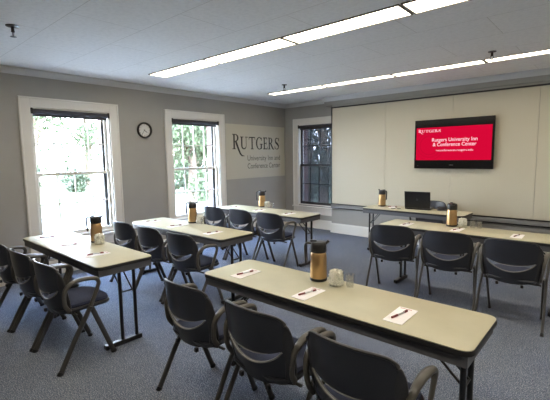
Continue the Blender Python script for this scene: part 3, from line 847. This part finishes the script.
# ------------------------------------------------------------------ outside
bm = bmesh.new(); box(bm, -60, -.31, -40, 60, -.9, -.6); box(bm, -.31, 30, .31, 60, -.9, -.6)
struct(obj('ground', bm, M['ground']), 'pale sunlit paving outside')
bm = bmesh.new(); box(bm, -60, -10, -40, 60, -.6, -.57); box(bm, -10, 20, 5, 60, -.6, -.57)
tag(obj('lawn', bm, M['lawn']), 'sunlit grass beyond the paving outside the windows', 'lawn')['kind'] = 'stuff'
def tree(x, y, h, rad, nleaf, m, label, name='tree', trunk=True, ls=.16, zlow=.3, seed=1):
    rnd = random.Random(seed); r = empty(name, (x, y, -.555))
    if trunk:
        bm = bmesh.new(); tube(bm, smooth_path([(0,0,0), (.05,.02,h*.3), (-.03,.05,h*.55), (.02,0,h*.8)], 4), [rad*.09*(1-.06*i) for i in range(13)], n=10)
        for k in range(7):
            a = k*2.4; z = h*(.32+.06*k); tube(bm, [(0,0,z), (rad*.3*math.cos(a), rad*.3*math.sin(a), z+h*.1), (rad*.7*math.cos(a), rad*.7*math.sin(a), z+h*.16)], [rad*.035, rad*.025, rad*.012], n=6)
        obj('trunk', bm, M['bark'], r, True)
    vs = []; fs = []
    blobs = []
    for k in range(16):
        a = rnd.uniform(0, 2*PI); q = rnd.uniform(.15, .75); z = rnd.uniform(zlow, .95)*h
        blobs.append((rad*q*math.cos(a), rad*q*math.sin(a), z, rad*rnd.uniform(.28, .5)))
    for i in range(nleaf):
        bx, by, bz, br = blobs[i % 16]
        d = Vector((rnd.gauss(0,1), rnd.gauss(0,1), rnd.gauss(0,1))).normalized()*br*rnd.uniform(.5, 1.05)
        p = Vector((bx, by, max(bz, .5)))+d
        if p.z < .3: p.z = .3+rnd.random()*.2
        a = Vector((rnd.gauss(0,1), rnd.gauss(0,1), rnd.gauss(0,1))).normalized(); c = a.orthogonal().normalized()
        s = ls*rnd.uniform(.6, 1.2); e = a.cross(c)
        k = len(vs)
        vs += [p-a*s*.5, p+c*s*.25, p+a*s*.5, p-c*s*.25+e*s*.1]; fs.append((k, k+1, k+2, k+3))
    me = bpy.data.meshes.new('crown'); me.from_pydata([tuple(v) for v in vs], [], fs); me.materials.append(m)
    o = bpy.data.objects.new('crown', me); COL.objects.link(o); o.parent = r
    tag(r, label, 'tree' if name == 'tree' else 'shrub', 'trees outside' if name == 'tree' else 'shrubs outside')
tree(-9, 4.0, 7.5, 2.7, 12000, M['leaf_a'], 'pale green leafy tree seen through the middle left window', seed=2, zlow=.08, ls=.22)
tree(-14, 7.9, 10, 4.2, 12000, M['leaf_b'], 'mid green tree farther back in the middle left window', seed=3, zlow=.06, ls=.34)
tree(-22, 1.6, 9, 2.8, 3600, M['leaf_a'], 'pale washed out tree high in the bright left window', seed=4, zlow=.35, ls=.24)
tree(-26, 6.5, 8, 3.4, 3600, M['leaf_a'], 'wide pale tree far off at the right of the bright window', seed=5, zlow=.25, ls=.26)
tree(-17, -.6, 1.9, 1.0, 1500, M['leaf_b'], 'rounded green shrub on the grass beyond the bright window', name='shrub', trunk=False, seed=6, zlow=.2)
tree(-17, 2.0, 1.6, .9, 1500, M['leaf_b'], 'low green shrub right of the other one beyond the bright window', name='shrub', trunk=False, seed=7, zlow=.2)
tree(-2.4, 5.0, 6.5, 2.4, 5200, M['leaf_c'], 'dark dense evergreen tree behind the screened far window', seed=8, zlow=.08)
tree(-5.4, 8.2, 7.5, 2.8, 4200, M['leaf_c'], 'taller dark tree standing behind the nearer evergreen', seed=9, zlow=.1, ls=.2)
tree(1.6, 9.9, 6.5, 2.4, 4200, M['leaf_c'], 'dark tree to the right behind the far window', seed=10, zlow=.1, ls=.2)

# ------------------------------------------------------------------ light
w = bpy.data.worlds.new('World'); SC.world = w; w.use_nodes = True; nt = w.node_tree
bg = nt.nodes['Background']
tc = nt.nodes.new('ShaderNodeTexCoord'); sx = nt.nodes.new('ShaderNodeSeparateXYZ'); rp = nt.nodes.new('ShaderNodeValToRGB')
rp.color_ramp.elements[0].position = 0; rp.color_ramp.elements[0].color = (.88, .93, 1, 1)
rp.color_ramp.elements[1].position = .7; rp.color_ramp.elements[1].color = (.50, .68, 1, 1)
nt.links.new(tc.outputs['Generated'], sx.inputs[0]); nt.links.new(sx.outputs['Z'], rp.inputs['Fac']); nt.links.new(rp.outputs['Color'], bg.inputs['Color'])
bg.inputs['Strength'].default_value = 27.0
sun = bpy.data.lights.new('sun', 'SUN'); sun.energy = 5; sun.angle = math.radians(1.5); sun.color = (1, .95, .86)
so = bpy.data.objects.new('sun', sun); COL.objects.link(so)
so.rotation_euler = Vector((.62, -.35, .75)).to_track_quat('Z', 'Y').to_euler(); so.location = (10, -5, 12)

# ------------------------------------------------------------------ camera
def Rv(yaw, pitch, roll):
    cy, sy = math.cos(yaw), math.sin(yaw)
    f = Vector((sy*math.cos(pitch), cy*math.cos(pitch), math.sin(pitch))); r = Vector((cy, -sy, 0)); u = r.cross(f)
    return r*math.cos(roll)+u*math.sin(roll), -r*math.sin(roll)+u*math.cos(roll), f
r, u, f = Rv(*[math.radians(a) for a in (-41.5497, -6.439, -.8171)])
cam = bpy.data.cameras.new('camera'); cam.sensor_fit = 'HORIZONTAL'; cam.sensor_width = 36; cam.lens = 387.918*36/550; cam.clip_start = .02; cam.clip_end = 200
co = bpy.data.objects.new('camera', cam); COL.objects.link(co)
co.matrix_world = Matrix(((r.x, u.x, -f.x, 5.815), (r.y, u.y, -f.y, -6.943), (r.z, u.z, -f.z, 1.6), (0, 0, 0, 1)))
SC.camera = co
vs = SC.view_settings
vs.view_transform = 'Standard'; vs.look = 'None'; vs.gamma = 1; vs.use_curve_mapping = False; vs.exposure = 0.92
